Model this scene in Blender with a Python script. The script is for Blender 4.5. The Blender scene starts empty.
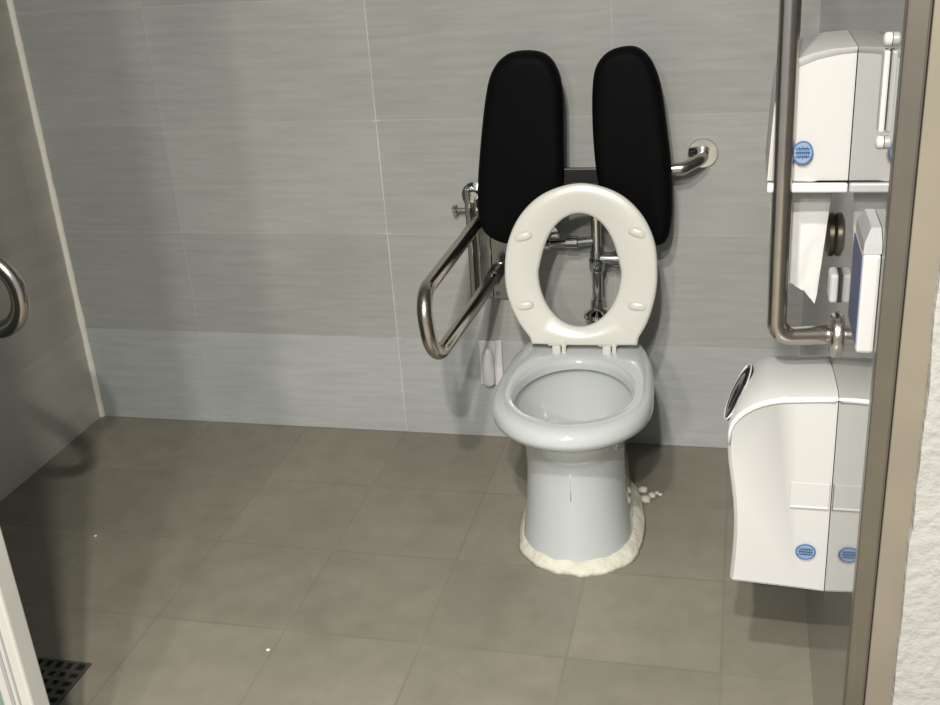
import bpy, bmesh, math, random
from mathutils import Vector, Matrix, noise
random.seed(4)
PI = math.pi
scene = bpy.context.scene
col = scene.collection

# ------------------------------------------------------------------ camera
cd = bpy.data.cameras.new('camera')
cam = bpy.data.objects.new('camera', cd)
col.objects.link(cam)
cd.sensor_fit = 'HORIZONTAL'; cd.sensor_width = 36.0
cd.lens = 1080.8 / 940 * 36.0
cd.clip_start = 0.02
pitch, roll, yaw = 0.40593, -0.07155, 0.26048
M = Matrix.Rotation(yaw, 4, 'Z') @ Matrix.Rotation(PI/2 - pitch, 4, 'X') @ Matrix.Rotation(roll, 4, 'Z')
cam.matrix_world = Matrix.Translation((1.88142, -2.61709, 1.41782)) @ M
scene.camera = cam

# ------------------------------------------------------------------ world, lights, exposure
w = bpy.data.worlds.new('world'); scene.world = w; w.use_nodes = True
w.node_tree.nodes['Background'].inputs[0].default_value = (0.92, 0.95, 1.0, 1)
w.node_tree.nodes['Background'].inputs[1].default_value = 0.62

def lamp(name, loc, target, size, power, color=(1, 0.96, 0.88)):
    l = bpy.data.lights.new(name, 'AREA'); l.shape = 'DISK'; l.size = size
    l.energy = power; l.color = color
    o = bpy.data.objects.new(name, l); col.objects.link(o)
    o.location = loc
    o.rotation_euler = (Vector(target) - Vector(loc)).to_track_quat('-Z', 'Y').to_euler()
    return o
lamp('corridor_lamp_key', (1.80, -3.12, 2.42), (1.80, -3.0, 0), 0.07, 88)
lamp('corridor_lamp_near', (1.58, -2.52, 2.42), (1.58, -2.4, 0), 0.09, 62)
lamp('corridor_lamp_mid', (1.70, -4.00, 2.42), (1.70, -3.8, 0), 0.14, 84)
lamp('corridor_lamp_far', (1.25, -4.60, 2.42), (1.25, -4.3, 0), 0.16, 74)

vs = scene.view_settings
vs.view_transform = 'Standard'; vs.look = 'None'; vs.gamma = 1; vs.use_curve_mapping = False
vs.exposure = -0.26

# ------------------------------------------------------------------ materials
def mat(name, base=(.5, .5, .5), rough=.5, metal=0., spec=.5, ior=1.5, coat=0., bump=0., bscale=40., var=0., vscale=6., trans=0.):
    m = bpy.data.materials.new(name); m.use_nodes = True
    nt = m.node_tree; b = nt.nodes['Principled BSDF']
    b.inputs['Base Color'].default_value = (*base, 1)
    b.inputs['Roughness'].default_value = rough
    b.inputs['Metallic'].default_value = metal
    b.inputs['Specular IOR Level'].default_value = spec
    b.inputs['IOR'].default_value = ior
    b.inputs['Coat Weight'].default_value = coat
    b.inputs['Transmission Weight'].default_value = trans
    tc = nt.nodes.new('ShaderNodeTexCoord')
    if var:
        n = nt.nodes.new('ShaderNodeTexNoise'); n.inputs['Scale'].default_value = vscale; n.inputs['Detail'].default_value = 5
        nt.links.new(tc.outputs['Object'], n.inputs['Vector'])
        r = nt.nodes.new('ShaderNodeValToRGB')
        r.color_ramp.elements[0].position = .3; r.color_ramp.elements[1].position = .7
        r.color_ramp.elements[0].color = (*[c*(1-var) for c in base], 1)
        r.color_ramp.elements[1].color = (*[min(1, c*(1+var)) for c in base], 1)
        nt.links.new(n.outputs['Fac'], r.inputs['Fac']); nt.links.new(r.outputs['Color'], b.inputs['Base Color'])
    if bump:
        n = nt.nodes.new('ShaderNodeTexNoise'); n.inputs['Scale'].default_value = bscale; n.inputs['Detail'].default_value = 4
        nt.links.new(tc.outputs['Object'], n.inputs['Vector'])
        bp = nt.nodes.new('ShaderNodeBump'); bp.inputs['Strength'].default_value = bump; bp.inputs['Distance'].default_value = .01
        nt.links.new(n.outputs['Fac'], bp.inputs['Height']); nt.links.new(bp.outputs['Normal'], b.inputs['Normal'])
    return m

def tile_mat(name, cA, cB, joint, tw, th, off, axes, mortar=.0015, stretch=(3, 30), rough=.4, spec=.5, jmix=1.0, cloud=0.12, jointaxis=None):
    """tiles in the plane given by axes ('XY','XZ','YZ'), with streaked grain"""
    m = bpy.data.materials.new(name); m.use_nodes = True
    nt = m.node_tree; N = nt.nodes; L = nt.links; b = N['Principled BSDF']
    tc = N.new('ShaderNodeTexCoord'); sp = N.new('ShaderNodeSeparateXYZ'); L.new(tc.outputs['Object'], sp.inputs[0])
    cb = N.new('ShaderNodeCombineXYZ')
    ad = []
    for i, a in enumerate(axes):
        s = N.new('ShaderNodeMath'); s.operation = 'ADD'; s.inputs[1].default_value = off[i]
        L.new(sp.outputs['XYZ'.index(a)], s.inputs[0]); L.new(s.outputs[0], cb.inputs[i]); ad.append(s)
    br = N.new('ShaderNodeTexBrick'); br.offset = 0; br.squash = 1
    br.inputs['Scale'].default_value = 1; br.inputs['Brick Width'].default_value = tw; br.inputs['Row Height'].default_value = th
    br.inputs['Mortar Size'].default_value = mortar; br.inputs['Mortar Smooth'].default_value = .6; br.inputs['Bias'].default_value = 0
    br.inputs['Color1'].default_value = (.93, .93, .93, 1); br.inputs['Color2'].default_value = (1.05, 1.05, 1.05, 1); br.inputs['Mortar'].default_value = (1, 1, 1, 1)
    L.new(cb.outputs[0], br.inputs['Vector'])
    mp = N.new('ShaderNodeMapping'); mp.inputs['Scale'].default_value = (stretch[0], stretch[1], 1)
    L.new(cb.outputs[0], mp.inputs['Vector'])
    n = N.new('ShaderNodeTexNoise'); n.inputs['Scale'].default_value = 1; n.inputs['Detail'].default_value = 7; n.inputs['Roughness'].default_value = .62
    L.new(mp.outputs[0], n.inputs['Vector'])
    r = N.new('ShaderNodeValToRGB'); r.color_ramp.elements[0].position = .3; r.color_ramp.elements[1].position = .7
    r.color_ramp.elements[0].color = (*cA, 1); r.color_ramp.elements[1].color = (*cB, 1)
    L.new(n.outputs['Fac'], r.inputs['Fac'])
    n2 = N.new('ShaderNodeTexNoise'); n2.inputs['Scale'].default_value = 3.2; n2.inputs['Detail'].default_value = 4
    L.new(cb.outputs[0], n2.inputs['Vector'])
    mr = N.new('ShaderNodeMapRange'); mr.inputs['From Min'].default_value = .3; mr.inputs['From Max'].default_value = .7
    mr.inputs['To Min'].default_value = 1 - cloud; mr.inputs['To Max'].default_value = 1 + cloud
    L.new(n2.outputs['Fac'], mr.inputs['Value'])
    mu = N.new('ShaderNodeMix'); mu.data_type = 'RGBA'; mu.blend_type = 'MULTIPLY'; mu.inputs[0].default_value = 1
    L.new(r.outputs[0], mu.inputs[6]); L.new(mr.outputs[0], mu.inputs[7])
    mu2 = N.new('ShaderNodeMix'); mu2.data_type = 'RGBA'; mu2.blend_type = 'MULTIPLY'; mu2.inputs[0].default_value = 1
    L.new(mu.outputs[2], mu2.inputs[6]); L.new(br.outputs['Color'], mu2.inputs[7])
    jm = N.new('ShaderNodeMix'); jm.data_type = 'RGBA'; jm.inputs[7].default_value = (*joint, 1)
    f = N.new('ShaderNodeMath'); f.operation = 'MULTIPLY'; f.inputs[1].default_value = jmix
    # wear: the joint comes and goes
    n3 = N.new('ShaderNodeTexNoise'); n3.inputs['Scale'].default_value = 5; L.new(cb.outputs[0], n3.inputs['Vector'])
    m3 = N.new('ShaderNodeMapRange'); m3.inputs['From Min'].default_value = .35; m3.inputs['From Max'].default_value = .6
    m3.inputs['To Min'].default_value = .35; m3.inputs['To Max'].default_value = 1; L.new(n3.outputs['Fac'], m3.inputs['Value'])
    f2 = N.new('ShaderNodeMath'); f2.operation = 'MULTIPLY'
    L.new(br.outputs['Fac'], f.inputs[0]); L.new(f.outputs[0], f2.inputs[0]); L.new(m3.outputs[0], f2.inputs[1])
    L.new(f2.outputs[0], jm.inputs[0]); L.new(mu2.outputs[2], jm.inputs[6])
    L.new(jm.outputs[2], b.inputs['Base Color'])
    b.inputs['Roughness'].default_value = rough; b.inputs['Specular IOR Level'].default_value = spec
    bp = N.new('ShaderNodeBump'); bp.inputs['Strength'].default_value = .12; bp.inputs['Distance'].default_value = .003
    L.new(n.outputs['Fac'], bp.inputs['Height']); L.new(bp.outputs[0], b.inputs['Normal'])
    m['joint_factor'] = f2.name; m['tone'] = mu2.name
    return m

def vary_wall(m):
    """one fresh white grout line, the others worn; lowest course of tiles a paler cooler batch"""
    nt = m.node_tree; N = nt.nodes; L = nt.links
    tc = N['Texture Coordinate']; sp = N['Separate XYZ']
    c = N.new('ShaderNodeMath'); c.operation = 'COMPARE'; c.inputs[1].default_value = .981; c.inputs[2].default_value = .012
    L.new(sp.outputs['X'], c.inputs[0])
    mr = N.new('ShaderNodeMapRange'); mr.inputs['To Min'].default_value = .30; mr.inputs['To Max'].default_value = 1.3; L.new(c.outputs[0], mr.inputs['Value'])
    f2 = N[m['joint_factor']]; tgt = f2.outputs[0].links[0].to_socket
    x = N.new('ShaderNodeMath'); x.operation = 'MULTIPLY'; x.use_clamp = True
    L.new(f2.outputs[0], x.inputs[0]); L.new(mr.outputs[0], x.inputs[1]); L.new(x.outputs[0], tgt)
    lt = N.new('ShaderNodeMath'); lt.operation = 'LESS_THAN'; lt.inputs[1].default_value = .290; L.new(sp.outputs['Z'], lt.inputs[0])
    mu2 = N[m['tone']]; tgt = mu2.outputs[2].links[0].to_socket
    cm = N.new('ShaderNodeMix'); cm.data_type = 'RGBA'; cm.inputs[6].default_value = (.97, .97, .96, 1); cm.inputs[7].default_value = (1.06, 1.08, 1.115, 1)
    L.new(lt.outputs[0], cm.inputs[0])
    mm = N.new('ShaderNodeMix'); mm.data_type = 'RGBA'; mm.blend_type = 'MULTIPLY'; mm.inputs[0].default_value = 1
    L.new(mu2.outputs[2], mm.inputs[6]); L.new(cm.outputs[2], mm.inputs[7]); L.new(mm.outputs[2], tgt)

M_floor = tile_mat('floor_tile', (.188, .176, .138), (.226, .212, .170), (.12, .11, .085), .3, .3, (-.078 + 3, .6075 + 3), 'XY', mortar=.0035, stretch=(14, 14), rough=.42, spec=.35, jmix=.38, cloud=.07)
M_wall = tile_mat('wall_tile', (.318, .323, .312), (.375, .379, .367), (.58, .58, .55), .6, .3, (-.381 + 6, -.290 + 3), 'XZ', mortar=.0016, stretch=(6, 60), rough=.42, spec=.3, jmix=.75, cloud=.05)
vary_wall(M_wall)
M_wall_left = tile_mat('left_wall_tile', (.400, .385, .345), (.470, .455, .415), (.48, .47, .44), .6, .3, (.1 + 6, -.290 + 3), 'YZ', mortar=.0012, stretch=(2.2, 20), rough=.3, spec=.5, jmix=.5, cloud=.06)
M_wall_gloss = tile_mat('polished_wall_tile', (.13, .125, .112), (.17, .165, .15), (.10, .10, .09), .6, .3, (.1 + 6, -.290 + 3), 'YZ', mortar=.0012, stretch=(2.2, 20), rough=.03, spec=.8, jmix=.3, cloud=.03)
for nd in list(M_wall_gloss.node_tree.nodes):
    if nd.type == 'BUMP': M_wall_gloss.node_tree.nodes.remove(nd)
M_wall_gloss.node_tree.nodes['Principled BSDF'].inputs['IOR'].default_value = 1.9
M_ceil = mat('ceiling_paint', (.6, .6, .58), .8)
M_plaster = mat('white_plaster', (.31, .305, .285), .85, bump=.5, bscale=60, var=.05, vscale=14)
M_tan = mat('tan_jamb', (.175, .153, .118), .45, var=.08, vscale=8)
M_steel = mat('brushed_steel', (.50, .47, .42), .22, metal=1, var=.06, vscale=20)
M_jamb = mat('steel_jamb', (.22, .20, .165), .35, metal=.85, var=.1, vscale=9)
M_chrome = mat('chrome', (.70, .70, .68), .09, metal=1)
M_plate = mat('satin_plate', (.33, .33, .31), .25, metal=1)
M_black = mat('black_leather', (.003, .003, .0033), .6, spec=.05)
M_blackm = mat('black_metal', (.012, .012, .012), .4)
M_china = mat('vitreous_china', (.47, .495, .495), .07, spec=.6, coat=.6)
M_seat = mat('seat_plastic', (.56, .56, .515), .22, spec=.5)
M_buffer = mat('seat_buffer', (.56, .56, .51), .3)
M_sealant = mat('sealant', (.56, .55, .46), .7, bump=.4, bscale=60, var=.10, vscale=25)
M_water = mat('water', (.75, .8, .8), .02, trans=.9, ior=1.33)
M_white = mat('white_plastic', (.50, .50, .49), .3, spec=.45)
M_white2 = mat('white_plastic_light', (.60, .60, .595), .35)
M_dull = mat('dull_white_plastic', (.42, .42, .415), .4)
M_paper = mat('paper', (.62, .62, .61), .9, bump=.2, bscale=25)
M_smoke = mat('smoked_window', (.012, .012, .012), .12, spec=.6)
M_blue = mat('logo_blue', (.06, .13, .28), .5)
M_lblue = mat('logo_pale_blue', (.20, .28, .40), .5)
M_navy = mat('blue_label', (.025, .04, .12), .4)
M_greyp = mat('grey_clear_plastic', (.30, .30, .30), .15)
M_frost = mat('frosted_glass', (.20, .27, .235), .5, trans=.15)
M_whitealu = mat('white_door_frame', (.46, .455, .42), .35, var=.05)
M_drain = mat('drain_metal', (.11, .11, .095), .4, metal=.5)
M_drainhole = mat('drain_dark', (.006, .006, .005), .9)
M_caulk = mat('corner_caulk', (.75, .73, .65), .7, bump=.3)
M_darkbronze = mat('dark_metal', (.07, .062, .045), .35, metal=.7)

# ------------------------------------------------------------------ helpers
def obj(name, bm, m, parent=None, smooth=False, angle=None):
    me = bpy.data.meshes.new(name)
    bmesh.ops.recalc_face_normals(bm, faces=bm.faces[:])
    bm.to_mesh(me); bm.free()
    me.materials.append(m)
    if smooth:
        for p in me.polygons: p.use_smooth = True
        if angle:
            me.set_sharp_from_angle(angle=angle)
    o = bpy.data.objects.new(name, me); col.objects.link(o)
    if parent: o.parent = parent
    return o
def thing(name, label, cat, loc=(0, 0, 0), rz=0, group=None):
    o = bpy.data.objects.new(name, None); col.objects.link(o); o.empty_display_size = .05
    o.location = loc; o.rotation_euler = (0, 0, rz); o['label'] = label; o['category'] = cat
    if group: o['group'] = group
    return o
def tag(o, label, cat, group=None):
    o['label'] = label; o['category'] = cat
    if group: o['group'] = group
    return o
def struct(name, bm, m, label=None, parent=None, **k):
    o = obj(name, bm, m, parent, **k)
    if not parent: o['kind'] = 'structure'
    if label: o['label'] = label; o['category'] = name.split('_')[0]
    return o
def box(bm, x0, x1, y0, y1, z0, z1, bevel=0, seg=2):
    r = bmesh.ops.create_cube(bm, size=1)
    for v in r['verts']:
        v.co = Vector(((x0+x1)/2 + v.co.x*(x1-x0), (y0+y1)/2 + v.co.y*(y1-y0), (z0+z1)/2 + v.co.z*(z1-z0)))
    if bevel:
        es = {e for v in r['verts'] for e in v.link_edges}
        bmesh.ops.bevel(bm, geom=list(es), offset=bevel, segments=seg, affect='EDGES', profile=.5)
    return bm
def B(*a, **k): return box(bmesh.new(), *a, **k)
def loft(bm, rings, cap0=True, cap1=True, closed=False):
    R = [[bm.verts.new(p) for p in r] for r in rings]
    n = len(R[0])
    pairs = list(zip(R[:-1], R[1:])) + ([(R[-1], R[0])] if closed else [])
    for a, b in pairs:
        for i in range(n):
            bm.faces.new((a[i], a[(i+1) % n], b[(i+1) % n], b[i]))
    if not closed:
        if cap0: bm.faces.new(R[0])
        if cap1: bm.faces.new(R[-1])
    return R
def fillet(pts, r, seg=10):
    """polyline with its inner corners rounded"""
    P = [Vector(p) for p in pts]; out = [P[0]]
    for i in range(1, len(P)-1):
        a, b, c = P[i-1], P[i], P[i+1]
        u = (a-b).normalized(); v = (c-b).normalized()
        ang = u.angle(v); t = min(r / math.tan(ang/2), (a-b).length*.499, (c-b).length*.499); rr = t*math.tan(ang/2)
        ctr = b + (u+v).normalized() * (rr / math.sin(ang/2))
        s = b + u*t; e = b + v*t
        ds = (s-ctr); de = (e-ctr); tot = ds.angle(de); ax = ds.cross(de).normalized()
        for k in range(seg+1):
            out.append(ctr + Matrix.Rotation(tot*k/seg, 3, ax) @ ds)
    out.append(P[-1]); return out
def sweep(bm, pts, r, seg=18):
    P = [Vector(p) for p in pts]
    t0 = (P[1]-P[0]).normalized()
    up = Vector((0, 0, 1)) if abs(t0.z) < .9 else Vector((1, 0, 0))
    nrm = (up - t0*up.dot(t0)).normalized(); rings = []; pt = t0
    for i, p in enumerate(P):
        if i == 0: t = t0
        elif i == len(P)-1: t = (P[i]-P[i-1]).normalized()
        else: t = ((P[i]-P[i-1]).normalized() + (P[i+1]-P[i]).normalized()).normalized()
        q = pt.rotation_difference(t); nrm = q @ nrm; pt = t
        nrm = (nrm - t*nrm.dot(t)).normalized(); bn = t.cross(nrm)
        rr = r[i] if isinstance(r, (list, tuple)) else r
        rings.append([p + (nrm*math.cos(2*PI*k/seg) + bn*math.sin(2*PI*k/seg))*rr for k in range(seg)])
    loft(bm, rings); return bm
def cyl(bm, a, b, r, seg=24, r2=None):
    return sweep(bm, [a, b], [r, r if r2 is None else r2], seg)
def lathe(bm, c, axis, prof, seg=28):
    """prof: list of (distance along axis, radius)"""
    c = Vector(c); ax = Vector(axis).normalized()
    up = Vector((0, 0, 1)) if abs(ax.z) < .9 else Vector((1, 0, 0))
    u = ax.cross(up).normalized(); v = ax.cross(u)
    loft(bm, [[c + ax*d + (u*math.cos(2*PI*k/seg) + v*math.sin(2*PI*k/seg))*max(r, 1e-4) for k in range(seg)] for d, r in prof])
    return bm
def smooth_outline(pts, n=6):
    out = []; m = len(pts)
    for i in range(m):
        p0, p1, p2, p3 = [Vector(pts[(i+k-1) % m]) for k in range(4)]
        for k in range(n):
            t = k/n
            out.append(.5*((2*p1) + (-p0+p2)*t + (2*p0-5*p1+4*p2-p3)*t*t + (-p0+3*p1-3*p2+p3)*t**3))
    return out
def inset(outline, d):
    """offset a 2D closed outline inwards by d"""
    m = len(outline); c = sum((Vector(p) for p in outline), Vector((0, 0)))/m; out = []
    for i in range(m):
        a = outline[i-1]; b = outline[(i+1) % m]; t = (Vector(b)-Vector(a)).normalized(); nn = Vector((-t.y, t.x))
        if nn.dot(c-Vector(outline[i])) < 0: nn = -nn
        out.append(Vector(outline[i]) + nn*d)
    return out

# ------------------------------------------------------------------ room
RX = 2.045
struct('floor', B(-.02, 3.2, -6, .10, -.08, 0), M_floor, 'brown-grey square floor tiles under the toilet')
struct('wall_back', B(-.1, 2.2, 0, .10, 0, 2.5), M_wall, 'light grey streaked tile wall behind the toilet')
struct('wall_left', B(-.10, 0, -1.40, 0, 0, 2.5), M_wall_left, 'darker grey tile wall on the left side')
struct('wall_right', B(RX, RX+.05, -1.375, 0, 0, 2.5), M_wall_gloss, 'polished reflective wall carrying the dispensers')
struct('ceiling', B(-.1, 2.2, -1.40, .10, 2.5, 2.55), M_ceil, 'plain ceiling above the cubicle')
struct('trim_1', B(2.042, 2.066, -1.40, -1.375, 0, 2.5, bevel=.003), M_jamb, 'dark steel door jamb strip beside the polished wall')
struct('trim_2', B(2.068, 2.102, -1.395, -1.36, 0, 2.5, bevel=.002), M_tan, 'tan strip between steel jamb and white plaster')
# ragged white plaster wall outside the doorway
bm = bmesh.new(); n = 90
ra = []; 
for i in range(n+1):
    z = 2.5*i/n; x = 2.101 + .004*noise.noise(Vector((0, 3, z*9))) + .002*noise.noise(Vector((5, 0, z*31)))
    ra.append((x, z))
fr = [bm.verts.new((x, -1.405, z)) for x, z in ra]; ed = [bm.verts.new((x-.001, -1.393, z)) for x, z in ra]
fr2 = [bm.verts.new((3.2, -1.405, z)) for x, z in ra]
bk = [bm.verts.new((x, -1.30, z)) for x, z in ra]; bk2 = [bm.verts.new((3.2, -1.30, z)) for x, z in ra]
for i in range(n):
    bm.faces.new((fr[i], fr2[i], fr2[i+1], fr[i+1])); bm.faces.new((fr[i], fr[i+1], ed[i+1], ed[i]))
    bm.faces.new((ed[i], ed[i+1], bk[i+1], bk[i])); bm.faces.new((bk[i], bk[i+1], bk2[i+1], bk2[i])); bm.faces.new((fr2[i], bk2[i], bk2[i+1], fr2[i+1]))
struct('wall_front', bm, M_plaster, 'rough white plaster wall at the right edge')
# bead of sealant up the corner between left wall and back wall
bm = bmesh.new(); rings = []
for i in range(120):
    z = 2.5*i/119; r = .0085*(1 + .25*noise.noise(Vector((1, 2, z*14))) + .15*noise.noise(Vector((1, 2, z*40))))
    rings.append([(max(.0, r*1.3*math.cos(a)), -max(0., r*1.3*math.sin(a)), z) for a in [0, PI/8, PI/4, 3*PI/8, PI/2]] + [(0, 0, z)])
loft(bm, rings)
struct('trim_3', bm, M_caulk, 'pale sealant line up the left corner', smooth=True, angle=.9)

# glazed door leaf standing on the left of the doorway
d = struct('door_1', B(.757, .812, -1.47, -1.43, .01, 2.3, bevel=.004), M_whitealu, 'white framed glass door edge at lower left')
struct('frame_groove', B(.776, .782, -1.4725, -1.4695, .05, 2.25), M_greyp, parent=d)
struct('frame_groove', B(.790, .793, -1.4725, -1.4695, .05, 2.25), M_greyp, parent=d)
struct('glass_pane', B(.02, .763, -1.455, -1.445, .06, 2.25), M_frost, parent=d)
struct('bottom_rail', B(.02, .762, -1.47, -1.43, .01, .06, bevel=.003), M_whitealu, parent=d)

# ------------------------------------------------------------------ toilet
TX, TY = 1.522, -.04
toilet = thing('toilet', 'white floor-standing toilet with its seat raised, sealed to the floor', 'toilet', (TX, TY, 0), math.radians(2.5))
def egg(z, hw, front, back, n=56, dx=0, sq=2.6):
    """plan outline: round in front (towards -y), squarer at the back"""
    yc = front + hw*1.08 if front + hw*1.08 < back - .02 else (front+back)/2
    pts = []
    for k in range(n):
        a = 2*PI*k/n; c, s = math.cos(a), math.sin(a)
        if s < 0: x = hw*c; y = yc + (yc-front)*s
        else:
            x = hw*math.copysign(abs(c)**(2/sq), c); y = yc + (back-yc)*abs(s)**(2/sq)
        pts.append((x+dx, y, z))
    return pts
def ease(rows, step=3):
    """catmull interpolate parameter rows"""
    out = []
    for i in range(len(rows)-1):
        p = [rows[max(0, i-1)], rows[i], rows[i+1], rows[min(len(rows)-1, i+2)]]
        for k in range(step):
            t = k/step
            out.append([.5*((2*p[1][j]) + (-p[0][j]+p[2][j])*t + (2*p[0][j]-5*p[1][j]+4*p[2][j]-p[3][j])*t*t + (-p[0][j]+3*p[1][j]-3*p[2][j]+p[3][j])*t**3) for j in range(4)])
    out.append(rows[-1]); return out
outer = ease([(0, .130, -.574, -.09), (.03, .126, -.569, -.09), (.10, .117, -.560, -.09), (.19, .111, -.553, -.09), (.245, .112, -.556, -.09), (.275, .118, -.570, -.085),
         (.300, .129, -.592, -.08), (.321, .142, -.612, -.08), (.338, .158, -.638, -.08), (.350, .171, -.658, -.08)])
top = ease([(.350, .171, -.658, -.08), (.362, .1755, -.664, -.08), (.378, .1745, -.660, -.08), (.388, .169, -.650, -.083), (.3925, .161, -.636, -.086), (.394, .150, -.622, -.09)], 3)
inner_a = [egg(.393, .138, -.610, -.276, sq=2.1), egg(.389, .1325, -.604, -.284, sq=2.0), egg(.380, .130, -.600, -.288, sq=2.0), egg(.366, .130, -.600, -.288, sq=2.0)]
inner = [(.362, .140, -.610, -.276), (.350, .142, -.612, -.272), (.315, .134, -.595, -.275), (.265, .110, -.555, -.285), (.22, .075, -.49, -.295), (.185, .048, -.43, -.30), (.175, .02, -.38, -.32)]
bm = bmesh.new()
rings = [egg(*r) for r in outer] + [egg(*r) for r in top[1:]] + inner_a + [egg(*r, sq=2.0) for r in ease(inner, 2)]
loft(bm, rings)
obj('bowl', bm, M_china, toilet, smooth=True, angle=1.0)
bm = bmesh.new(); loft(bm, [egg(.214, .070, -.476, -.297, sq=2.0), egg(.216, .070, -.476, -.297, sq=2.0)])
obj('water', bm, M_water, toilet)
# casting seam down the pedestal front
bm = bmesh.new(); sweep(bm, [(0, -.5555, .24), (0, -.5535, .20), (0, -.5545, .17)], .0012, 8)
obj('casting_seam', bm, M_china, toilet, smooth=True)
# sealant skirt on the floor
bm = bmesh.new(); rings = []; N = 96
for z, add in ((0, .020), (.008, .017), (.016, .009), (.022, .0035), (.024, -.004)):
    pts = []
    for k, p in enumerate(egg(z, .127, -.571, -.12, n=N)):
        a = 2*PI*k/N; wob = 1 + .35*noise.noise(Vector((math.cos(a)*3, math.sin(a)*3, 1))) + .18*noise.noise(Vector((math.cos(a)*11, math.sin(a)*11, 2)))
        side = .75 + .75*max(0, math.cos(a)) + .25*max(0, -math.sin(a))
        ctr = Vector((0, -.35)); v = (Vector(p[:2]) - ctr).normalized()
        pts.append((p[0]+v.x*add*wob*side, p[1]+v.y*add*wob*side, z*(1+.25*noise.noise(Vector((a*4, 0, 3)))) if z else 0))
    rings.append(pts)
loft(bm, rings)
for (x, y, s) in ((.150, -.255, .014), (.165, -.235, .010), (.142, -.21, .012), (.176, -.222, .006)):
    r = bmesh.ops.create_icosphere(bm, subdivisions=2, radius=s)
    for v in r['verts']:
        v.co = Vector((v.co.x*1.1, v.co.y*1.2, max(0, v.co.z*.8))) * (1+.2*noise.noise(v.co*120)) + Vector((x, y, 0))
o = obj('floor_sealant', bm, M_sealant, toilet, smooth=True); o['label'] = 'cream sealant bead smeared round the base'

# raised seat: ring leaning back on its hinges, underside showing
seat_piv = Vector((-.002, -.235, .409)); lean = math.atan2(.085, .365)
def seat_pt(u, v, t):   # u across, v up the seat, t out of the underside (towards the room)
    up = Vector((0, math.sin(lean), math.cos(lean))); nn = Vector((0, -math.cos(lean), math.sin(lean)))
    return seat_piv + Vector((u, 0, 0)) + up*v + nn*t
outl = smooth_outline([(-.112, .004), (-.114, .0), (0, -.002), (.130, .0), (.128, .004), (.156, .055), (.174, .12), (.177, .185), (.168, .248), (.137, .308), (.082, .355), (.0, .376), (-.082, .355), (-.137, .308), (-.168, .248), (-.178, .185), (-.174, .12), (-.149, .055)], 6)
ctr = Vector((0, .172)); NO = 96
def radial(outline, ang):
    dv = Vector((math.cos(ang), math.sin(ang))); best = 0
    m = len(outline)
    for i in range(m):
        a = outline[i]-ctr; b = outline[(i+1) % m]-ctr; e = b-a
        den = dv.x*e.y - dv.y*e.x
        if abs(den) < 1e-9: continue
        t = (a.x*e.y - a.y*e.x)/den; s = (a.x*dv.y - a.y*dv.x)/den
        if t > 0 and -1e-6 <= s <= 1+1e-6: best = max(best, t)
    return best
rings = []
for k in range(NO):
    a = 2*PI*k/NO; dv = Vector((math.cos(a), math.sin(a)))
    ro = radial(outl, a)
    hy = .134 if dv.y > 0 else .130; hx = .096
    ex, ey, c_ = .003, dv.x/hx**2, (dv.x/hx)**2 + (dv.y/hy)**2
    ri = (-ex*ey + math.sqrt((ex*ey)**2 - c_*((ex/hx)**2 - 1)))/c_
    ri *= 1 - (.05*max(0, dv.y)*(1-dv.y)*4 if dv.y > 0 else 0)
    wd = ro-ri
    sec = [(0, .004), (.0, .013), (.03, .018), (.10, .020), (.5, .017), (.90, .012), (.97, .009), (1.0, .003), (.99, -.004), (.9, -.008), (.5, -.012), (.1, -.009), (.015, -.004)]
    rings.append([seat_pt(*(ctr + dv*(ri + wd*(1-f)))[:], t) for f, t in sec])
bm = bmesh.new(); loft(bm, rings, closed=True)
seat = obj('toilet_seat', bm, M_seat, toilet, smooth=True, angle=.9)
for (u, v, ang) in ((-.134, .255, .25), (.132, .262, -.35), (-.133, .092, .1), (.134, .092, -.1)):
    bm = bmesh.new(); rr = bmesh.ops.create_uvsphere(bm, u_segments=20, v_segments=12, radius=1)
    for q in rr['verts']:
        a_, b_, c_ = q.co
        sx = math.copysign(abs(a_)**.7, a_)*.024; sy = math.copysign(abs(b_)**.7, b_)*.0125
        q.co = seat_pt(u + sx*math.cos(ang)-sy*math.sin(ang), v + sx*math.sin(ang)+sy*math.cos(ang), .013+c_*.010)
    obj('seat_buffer', bm, M_buffer, seat, smooth=True)
for x in (-.058, .060):
    bm = bmesh.new(); box(bm, x-.010, x+.010, -.262, -.240, .390, .412, bevel=.003)
    cyl(bm, (x-.020, -.246, .413), (x+.024, -.246, .413), .006, 14); box(bm, x+.012, x+.022, -.256, -.238, .390, .422, bevel=.002)
    obj('seat_hinge', bm, M_seat, toilet, smooth=True, angle=.6)

# ------------------------------------------------------------------ flush valve behind the seat
fl = thing('flush_valve', 'chrome flush valve and pipe on the wall seen through the raised seat', 'valve', (1.545, 0, .40))
def L(o, p): return tuple(Vector(p) - o.location)
bm = bmesh.new(); cyl(bm, L(fl, (1.545, -.07, .398)), L(fl, (1.545, -.07, .70)), .0135, 20)
obj('flush_pipe', bm, M_chrome, fl, smooth=True, angle=.8)
bm = bmesh.new(); lathe(bm, L(fl, (1.544, -.07, .394)), (0, 0, 1), [(0, .034), (.004, .036), (.014, .034), (.022, .024), (.026, .018), (.05, .017), (.052, .0135)])
obj('pipe_collar', bm, M_chrome, fl, smooth=True, angle=.6)
bm = bmesh.new(); lathe(bm, L(fl, (1.545, -.07, .52)), (0, 0, 1), [(0, .018), (.004, .020), (.03, .020), (.034, .017), (.055, .017)])
cyl(bm, L(fl, (1.55, -.07, .553)), L(fl, (1.592, -.07, .553)), .015); lathe(bm, L(fl, (1.588, -.07, .553)), (1, 0, 0), [(0, .019), (.012, .019), (.016, .014)])
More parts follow.
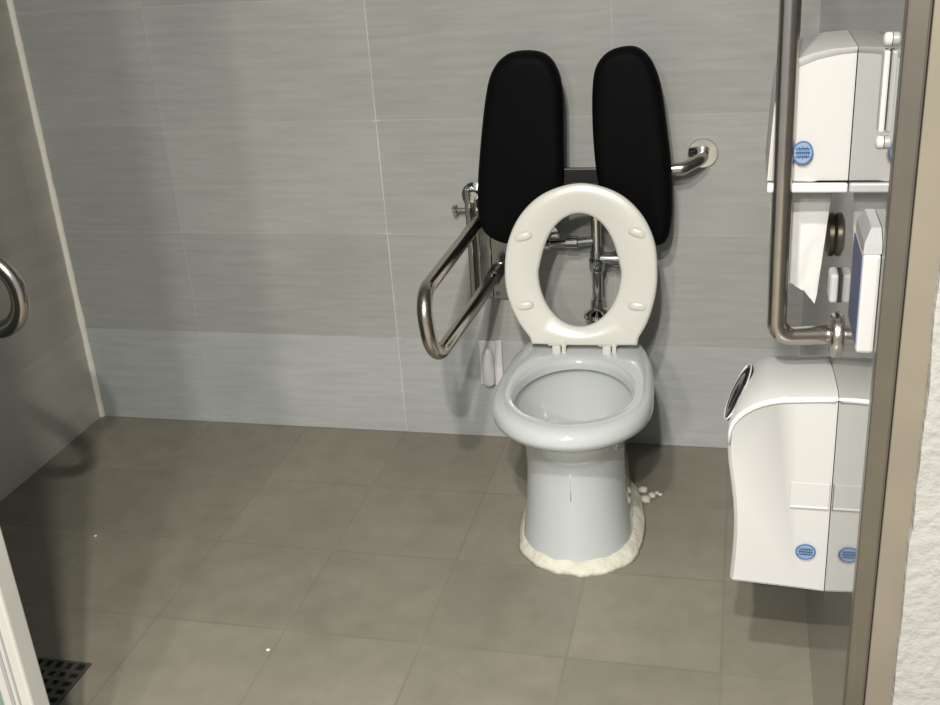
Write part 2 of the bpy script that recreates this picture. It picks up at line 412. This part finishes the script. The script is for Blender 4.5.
obj('valve_body', bm, M_chrome, fl, smooth=True, angle=.6)
bm = bmesh.new(); sweep(bm, [L(fl, p) for p in fillet([(1.545, -.07, .60), (1.50, -.07, .595), (1.405, -.07, .588)], .02)], .011, 16)
lathe(bm, L(fl, (1.43, -.07, .590)), (-1, 0, 0), [(0, .012), (.002, .018), (.018, .018), (.022, .012), (.03, .012), (.032, .020), (.05, .018), (.054, .008)])
lathe(bm, L(fl, (1.50, -.07, .595)), (-1, 0, 0), [(0, .012), (.002, .016), (.03, .016), (.032, .012)])
cyl(bm, L(fl, (1.412, -.07, .588)), L(fl, (1.412, 0, .588)), .010)
obj('stop_valve', bm, M_chrome, fl, smooth=True, angle=.6)
bm = bmesh.new(); lathe(bm, L(fl, (1.412, 0, .588)), (0, -1, 0), [(0, .03), (.004, .03), (.010, .014)])
obj('wall_collar', bm, M_chrome, fl, smooth=True, angle=.6)

# ------------------------------------------------------------------ padded backrest
br = thing('padded_backrest', 'black two-pad toilet backrest on a steel bar fixed to the back wall', 'backrest', (1.50, 0, .60))
def rel(o, x, y, z): return (x-o.location.x, y-o.location.y, z-o.location.z)
padL = [(1.402, 1.066), (1.352, 1.058), (1.318, 1.022), (1.300, .965), (1.283, .87), (1.268, .76), (1.265, .68), (1.280, .632), (1.325, .608), (1.38, .608), (1.43, .625), (1.465, .68), (1.476, .76), (1.479, .87), (1.480, .965), (1.470, 1.02), (1.445, 1.055)]
padR = [(1.632, 1.068), (1.588, 1.058), (1.560, 1.028), (1.550, .975), (1.549, .88), (1.556, .78), (1.572, .70), (1.605, .645), (1.655, .614), (1.700, .606), (1.724, .630), (1.731, .70), (1.727, .80), (1.716, .895), (1.703, .98), (1.685, 1.030), (1.662, 1.058)]
for P in (padL, padR):
    o2 = smooth_outline(P, 5); rings = []
    for d_, y in ((.020, -.098), (.006, -.100), (.0, -.108), (.0, -.128), (.004, -.138), (.010, -.145), (.018, -.1485), (.026, -.150)):
        rings.append([rel(br, p.x, y, p.y) for p in inset(o2, d_)])
    bm = bmesh.new(); R = loft(bm, rings)
    obj('pad', bm, M_black, br, smooth=True, angle=1.2)
bm = bmesh.new(); box(bm, *[v for v in (1.36-1.5, 1.66-1.5)], -.112, -.100, .755-.6, .790-.6, bevel=.003)
obj('crossbar', bm, M_blackm, br)
for x0 in (1.36, 1.60):
    obj('pad_bracket', B(x0-1.5, x0+.05-1.5, -.100, -.078, .70-.6, .86-.6, bevel=.003), M_blackm, br)
bm = bmesh.new(); sweep(bm, [rel(br, *p) for p in fillet([(1.795, -.004, .798), (1.795, -.055, .796), (1.755, -.085, .782), (1.62, -.085, .772), (1.38, -.085, .76), (1.345, -.07, .755), (1.345, -.004, .755)], .03)], .0145)
obj('support_bar', bm, M_steel, br, smooth=True, angle=.8)
for x, z in ((1.795, .798), (1.345, .755)):
    bm = bmesh.new(); lathe(bm, rel(br, x, 0, z), (0, -1, 0), [(0, .036), (.006, .036), (.009, .034), (.0095, .018), (.018, .018)])
    obj('wall_flange', bm, M_chrome, br, smooth=True, angle=.5)

# ------------------------------------------------------------------ fold-up grab bar left of the toilet
gb = thing('folding_grab_bar', 'steel folding grab bar lowered out from back wall, left of the toilet', 'grab bar', (1.255, 0, .40))
bm = bmesh.new()
sweep(bm, [rel(gb, *p) for p in fillet([(1.255, -.045, .655), (1.252, -.28, .650), (1.247, -.600, .645), (1.264, -.605, .497), (1.282, -.28, .505), (1.290, -.045, .515)], .062, 14)], .0165, 20)
obj('rail', bm, M_steel, gb, smooth=True, angle=.9)
bm = bmesh.new(); box(bm, *[1.262-1.255, 1.372-1.255], -.010, 0, .415-.4, .60-.4, bevel=.002)
for x, z in ((1.275, .43), (1.36, .43), (1.36, .585)): lathe(bm, rel(gb, x, -.010, z), (0, -1, 0), [(0, .006), (.003, .005), (.004, .002)], 12)
obj('wall_plate', bm, M_plate, gb)
bm = bmesh.new()
box(bm, 1.212-1.255, 1.226-1.255, -.055, -.004, .425-.4, .725-.4, bevel=.003); box(bm, 1.236-1.255, 1.244-1.255, -.055, -.004, .435-.4, .70-.4, bevel=.002)
box(bm, 1.212-1.255, 1.262-1.255, -.010, 0, .42-.4, .72-.4, bevel=.002)
obj('hinge_upright', bm, M_plate, gb)
bm = bmesh.new(); lathe(bm, rel(gb, 1.232, -.012, .70), (0, -1, 0), [(0, .030), (.004, .034), (.010, .034), (.013, .026), (.016, .016), (.03, .014)])
obj('end_cap', bm, M_chrome, gb, smooth=True, angle=.6)
bm = bmesh.new(); cyl(bm, rel(gb, 1.225, -.03, .665), rel(gb, 1.182, -.03, .665), .006, 12); lathe(bm, rel(gb, 1.186, -.03, .665), (-1, 0, 0), [(0, .007), (.002, .013), (.010, .013), (.014, .007)], 16)
obj('release_knob', bm, M_chrome, gb, smooth=True, angle=.6)
bm = bmesh.new(); sweep(bm, [rel(gb, 1.289, -.06, .513), rel(gb, 1.2885, -.115, .511)], .0195, 20)
o = obj('rubber_bumper', bm, M_blackm, gb, smooth=True, angle=.8)
bm = bmesh.new(); cyl(bm, rel(gb, 1.29, -.05, .515), rel(gb, 1.32, -.008, .535), .012, 14)
obj('pivot_arm', bm, M_steel, gb, smooth=True, angle=.8)

# ------------------------------------------------------------------ white handset low on the wall
se = thing('bidet_button', 'small white wall control low on the wall between grab bar and toilet', 'wall control', (1.245, 0, .16))
obj('back_plate', B(.012, .030, -.010, 0, .0, .135, bevel=.003), M_white2, se)
obj('housing', B(-.034, .012, -.006, 0, .0, .132, bevel=.003), M_white2, se)
bm = bmesh.new(); rings = []
for z, k in ((.002, .25), (.006, .7), (.014, 1), (.05, 1), (.088, 1), (.10, .9), (.112, .6), (.118, .2)):
    rings.append([(-.008 + .017*k*math.cos(2*PI*i/20), -.018 + .014*k*math.sin(2*PI*i/20), z) for i in range(20)])
loft(bm, rings)
obj('capsule', bm, M_white2, se, smooth=True)

# ------------------------------------------------------------------ grab bar coming in from the left wall
lg = thing('grab_bar', 'steel U-shaped grab bar end at the left edge, off the left wall', 'grab bar', (0, -.97, .70))
bm = bmesh.new()
sweep(bm, [rel(lg, *p) for p in fillet([(.006, -.97, .845), (.578, -.97, .845), (.578, -.97, .700), (.006, -.97, .700)], .070, 18)], .0172, 24)
obj('rail', bm, M_steel, lg, smooth=True, angle=.9)
bm = bmesh.new(); box(bm, 0, .010, -.05, .05, -.06, .21, bevel=.004)
obj('wall_plate', bm, M_plate, lg)

# ------------------------------------------------------------------ right wall: lower dispenser
dp = thing('paper_dispenser', 'large white wavy paper dispenser with side window, lower on right wall', 'dispenser', (2.0445, -1.0, .28))
def dprof(corner, top, dz=0., dxl=0.):
    left = [(1.888, .290), (1.8905, .33), (1.892, .37), (1.8915, .41), (1.889, .445), (1.884, .485), (1.879, .52), (1.877, .55)]
    pts = [(x+dxl, z+dz) for x, z in left]
    # shoulder
    z0 = .550+dz; x0 = 1.877+dxl
    for k in range(1, 10):
        a = PI/2*k/9
        pts.append((x0 + corner[0]*(1-math.cos(a)), (top-corner[1]) + corner[1]*math.sin(a) if k else z0))
    pts += [(2.02, top+.003), (2.0445, top+.003), (2.0445, .278+dz), (2.0, .281+dz), (1.94, .284+dz), (1.896, .286+dz)]
    return pts
ys = [(-1.002, (.10, .075), .632, .006), (-1.006, (.10, .072), .636, .002), (-1.003, (.10, .07), .640, 0), (-.985, (.095, .066), .643, 0), (-.92, (.075, .055), .638, 0.007), (-.85, (.06, .045), .628, .018), (-.80, (.05, .04), .620, .026), (-.775, (.05, .04), .612, .032)]
bm = bmesh.new(); rings = []
for y, c, t, ix in ys: rings.append([rel(dp, x, y, z) for x, z in dprof(c, t, 0, ix)])
loft(bm, rings)
dp_body = obj('cover', bm, M_white, dp, smooth=True, angle=.7)
# front ridge that curls over the shoulder
pr = dprof((.10, .070), .634, 0, 0.002)
bm = bmesh.new(); sweep(bm, [rel(dp, x, -1.003, z) for x, z in pr[7:18] + [(2.041, .637)]], .0032, 10)
obj('cover_ridge', bm, M_white2, dp, smooth=True)
# smoked side window
bm = bmesh.new(); rr = bmesh.ops.create_uvsphere(bm, u_segments=28, v_segments=14, radius=1)
A = Vector((.030, .165, .022))*.5; nn = Vector((-.80, -.22, .56)).normalized(); Bv = nn.cross(A.normalized())*.026; c0 = Vector((1.8945, -.905, .600))
def ellip(bm, s, t, cc):
    rr = bmesh.ops.create_uvsphere(bm, u_segments=28, v_segments=14, radius=1)
    for v in rr['verts']: v.co = Vector(rel(dp, *(cc + A*v.co.x*s + Bv*v.co.y*s + nn*v.co.z*t)))
bm.free(); bm = bmesh.new(); ellip(bm, 1, .011, c0)
wdw = obj('side_window', bm, M_smoke, dp, smooth=True)
bm = bmesh.new(); sweep(bm, [Vector(rel(dp, *(c0 + nn*.004 + A*math.cos(t*PI/20) + Bv*math.sin(t*PI/20)))) for t in range(41)], .0013, 8)
obj('window_rim', bm, M_white2, wdw, smooth=True)
# latch recess
bm = bmesh.new(); box(bm, 1.9805-2.0445, 2.042-2.0445, -.0075, -.004, .440-.28, .4445-.28, bevel=.001)
obj('latch_lip', bm, M_white2, dp)
bm = bmesh.new(); box(bm, 1.9805-2.0445, 2.042-2.0445, -.0062, -.004, .4445-.28, .488-.28, bevel=.001)
obj('latch_plate', bm, M_white, dp)
def logo(parent, x, y, z, rx, rz):
    bm = bmesh.new(); c = Vector(rel(parent, x, y, z))
    loft(bm, [[(c.x + rx*math.cos(2*PI*k/32), yy, c.z + rz*math.sin(2*PI*k/32)) for k in range(32)] for yy in (c.y, c.y-.0012)])
    lg_ = obj('logo', bm, M_lblue, parent); lg_['label'] = 'round pale blue maker mark'
    bm = bmesh.new()
    sweep(bm, [(c.x + rx*.93*math.cos(2*PI*k/32), c.y-.0013, c.z + rz*.93*math.sin(2*PI*k/32)) for k in range(33)], rx*.07, 6)
    for dx, h in ((-.55, .3), (-.36, .5), (-.18, .35), (0, .55), (.2, .4), (.38, .5), (.56, .28)):
        box(bm, c.x+rx*(dx-.05), c.x+rx*(dx+.05), c.y-.0019, c.y-.001, c.z-rz*h, c.z+rz*h)
    for zz in (-.35, .0, .35): box(bm, c.x-rx*.72, c.x+rx*.72, c.y-.0019, c.y-.001, c.z+rz*(zz-.05), c.z+rz*(zz+.05))
    obj('logo_print', bm, M_blue, lg_)
logo(dp, 2.010, -1.0065, .356, .0165, .0150)

# ------------------------------------------------------------------ upper towel dispenser + hanging sheet
ud = thing('towel_dispenser', 'white paper towel dispenser on right wall above the grab bar foot', 'dispenser', (2.0445, -.90, .95))
prof = [(1.924, .966), (1.925, .99), (1.927, 1.03), (1.930, 1.08), (1.934, 1.115), (1.941, 1.135), (1.955, 1.148), (1.98, 1.158), (2.01, 1.164), (2.0445, 1.166), (2.0445, .964), (1.99, .964)]
bm = bmesh.new(); rings = []
for y, ins in ((-.895, .010), (-.901, .004), (-.902, .0), (-.89, 0), (-.72, 0), (-.70, .004)):
    rings.append([rel(ud, min(2.0445, x+ins), y, z - (ins if z > 1.1 else 0)) for x, z in prof])
loft(bm, rings); obj('cover', bm, M_white, ud, smooth=True, angle=.6)
obj('bottom_tray', B(1.924-2.0445, 0, -.006, .185, -.003, .012, bevel=.003), M_white2, ud)
logo(ud, 1.975, -.903, 1.010, .0155, .0185)
bm = bmesh.new(); cols, rows = 26, 24; gridf = []; gridb = []
for j in range(rows+1):
    a = []; b_ = []
    for i in range(cols+1):
        s = i/cols; xt = 1.933 + s*(2.030-1.933); xb = 1.936 + s*(2.016-1.936)
        zb = .754 - .002*math.sin(s*9) + (.012 if s < .3 else 0)*0
        zb += -.028*max(0, (s-.72)/.28)*(1 if s < .97 else .3) + .010*math.exp(-((s-.45)/.12)**2) + .004*noise.noise(Vector((s*14, 1, 0)))
        t = j/rows; z = .953 + t*(zb-.953); x = xt + t*(xb-xt)
        y = -.82 + .003*math.sin(s*5+t*3) + .004*t*t + .002*noise.noise(Vector((s*6, t*6, 2)))
        a.append(bm.verts.new((x, y, z))); b_.append(bm.verts.new((x, y+.0008, z)))
    gridf.append(a); gridb.append(b_)
for j in range(rows):
    for i in range(cols):
        bm.faces.new((gridf[j][i], gridf[j][i+1], gridf[j+1][i+1], gridf[j+1][i])); bm.faces.new((gridb[j][i], gridb[j+1][i], gridb[j+1][i+1], gridb[j][i+1]))
for j in range(rows):
    for i in (0, cols): bm.faces.new((gridf[j][i], gridf[j+1][i], gridb[j+1][i], gridb[j][i]))
for i in range(cols):
    for j in (0, rows): bm.faces.new((gridf[j][i], gridf[j][i+1], gridb[j][i+1], gridb[j][i]))
tag(obj('paper_towel', bm, M_paper, smooth=True, angle=.8), 'torn white paper towel hanging below the upper dispenser', 'paper towel')

# ------------------------------------------------------------------ vertical grab bar on the right wall
vg = thing('wall_grab_bar', 'tall vertical steel grab bar on the right wall before the dispensers', 'grab bar', (2.045, -.90, .715))
bm = bmesh.new(); sweep(bm, [rel(vg, *p) for p in fillet([(2.041, -.885, .702), (1.949, -.90, .702), (1.945, -.90, 1.42), (2.041, -.90, 1.42)], .028, 10)], .0160, 24)
obj('rail', bm, M_steel, vg, smooth=True, angle=.9)
for z in (.702, 1.42):
    bm = bmesh.new(); lathe(bm, rel(vg, 2.0495, -.885, z), (-1, 0, 0), [(0, .038), (.008, .039), (.013, .036), (.017, .026), (.018, .017)])
    obj('wall_flange', bm, M_steel, vg, smooth=True, angle=.7)

# small things on the right wall
t = thing('call_button', 'small white rounded button on right wall just above the grab bar foot', 'button', (2.045, -.875, .785))
obj('gap_shade', B(-.0035, 0, -.020, .020, -.023, .023), M_blackm, t)  # black slab stands in for the shaded gap between button and wall
obj('button_body', B(-.0165, -.0025, -.022, .022, -.025, .025, bevel=.006, seg=3), M_dull, t)
t = thing('door_stop', 'dark round metal stop on right wall beside the hanging paper towel', 'stop', (2.045, -.73, .825))
bm = bmesh.new(); lathe(bm, (0, 0, 0), (-1, 0, 0), [(0, .034), (.003, .038), (.010, .038), (.015, .028), (.016, .01)])
obj('stop_head', bm, M_darkbronze, t, smooth=True, angle=.6)
t = thing('soap_dispenser', 'narrow white box with grey top and blue face, next to the steel jamb', 'dispenser', (2.045, -1.30, .872))
bm = bmesh.new(); box(bm, -.021, -.0005, -.055, .05, 0, .125, bevel=.004); obj('tank', bm, M_dull, t)
bm = bmesh.new(); rings = []
for z, k in ((.125, 1), (.137, .95), (.150, .55)):
    rings.append([(-.021*k, -.053*k, z), (-.0005, -.053*k, z), (-.0005, .048, z), (-.021*k, .048, z)])
loft(bm, rings); o = obj('lid', bm, M_greyp, t)
obj('front_label', B(-.0223, -.0208, -.048, .045, .01, .12), M_navy, t)
t = thing('wall_holder', 'slim white vertical strip with rounded ends high on right wall near jamb', 'holder', (2.045, -1.27, 1.10))
bm = bmesh.new(); box(bm, -.0075, -.0005, -.012, .012, .022, .116, bevel=.0025); obj('strip', bm, M_dull, t)
for z in (.010, .128):
    bm = bmesh.new(); lathe(bm, (-.0005, -.006, z), (-1, 0, 0), [(0, .008), (.006, .008), (.008, .006), (.009, .002)]); obj('end_knob', bm, M_dull, t, smooth=True, angle=.6)

# ------------------------------------------------------------------ floor drain
dr = thing('floor_drain', 'dark square metal floor drain grate beside the white door edge', 'drain', (.540, -1.153, 0))
obj('well', B(-.078, .078, -.078, .078, .0002, .0012), M_drainhole, dr)
bm = bmesh.new()
for s in (-1, 1):
    box(bm, s*.078-.006 if s > 0 else -.078, .078 if s > 0 else -.072, -.078, .078, .0012, .004)
    box(bm, -.072, .072, .072 if s > 0 else -.078, .078 if s > 0 else -.072, .0012, .004)
k = 6
for i in range(1, k):
    c = -.072 + .144*i/k
    box(bm, c-.0055, c+.0055, -.072, .072, .0012, .0035); box(bm, -.072, .072, c-.0055, c+.0055, .0012, .0036)
obj('grate', bm, M_drain, dr)

# ------------------------------------------------------------------ crumbs on the tiles
def crumb(x, y, s, label):
    bm = bmesh.new(); r = bmesh.ops.create_icosphere(bm, subdivisions=2, radius=s)
    for v in r['verts']:
        v.co *= 1+.3*noise.noise(v.co*200+Vector((x*9, y*9, 0))); v.co.z = max(v.co.z*.6, -s*.25)+s*.25
        v.co += Vector((x, y, 0))
    tag(obj('plaster_crumb', bm, M_paper, smooth=True), label, 'crumb')
crumb(.968, -.976, .0045, 'tiny white crumb on the floor tiles midway between drain and toilet')
crumb(1.716, -.262, .006, 'tiny white crumb on the floor just right of the toilet base')
crumb(.357, -.628, .004, 'tiny white crumb on the floor near the left wall')
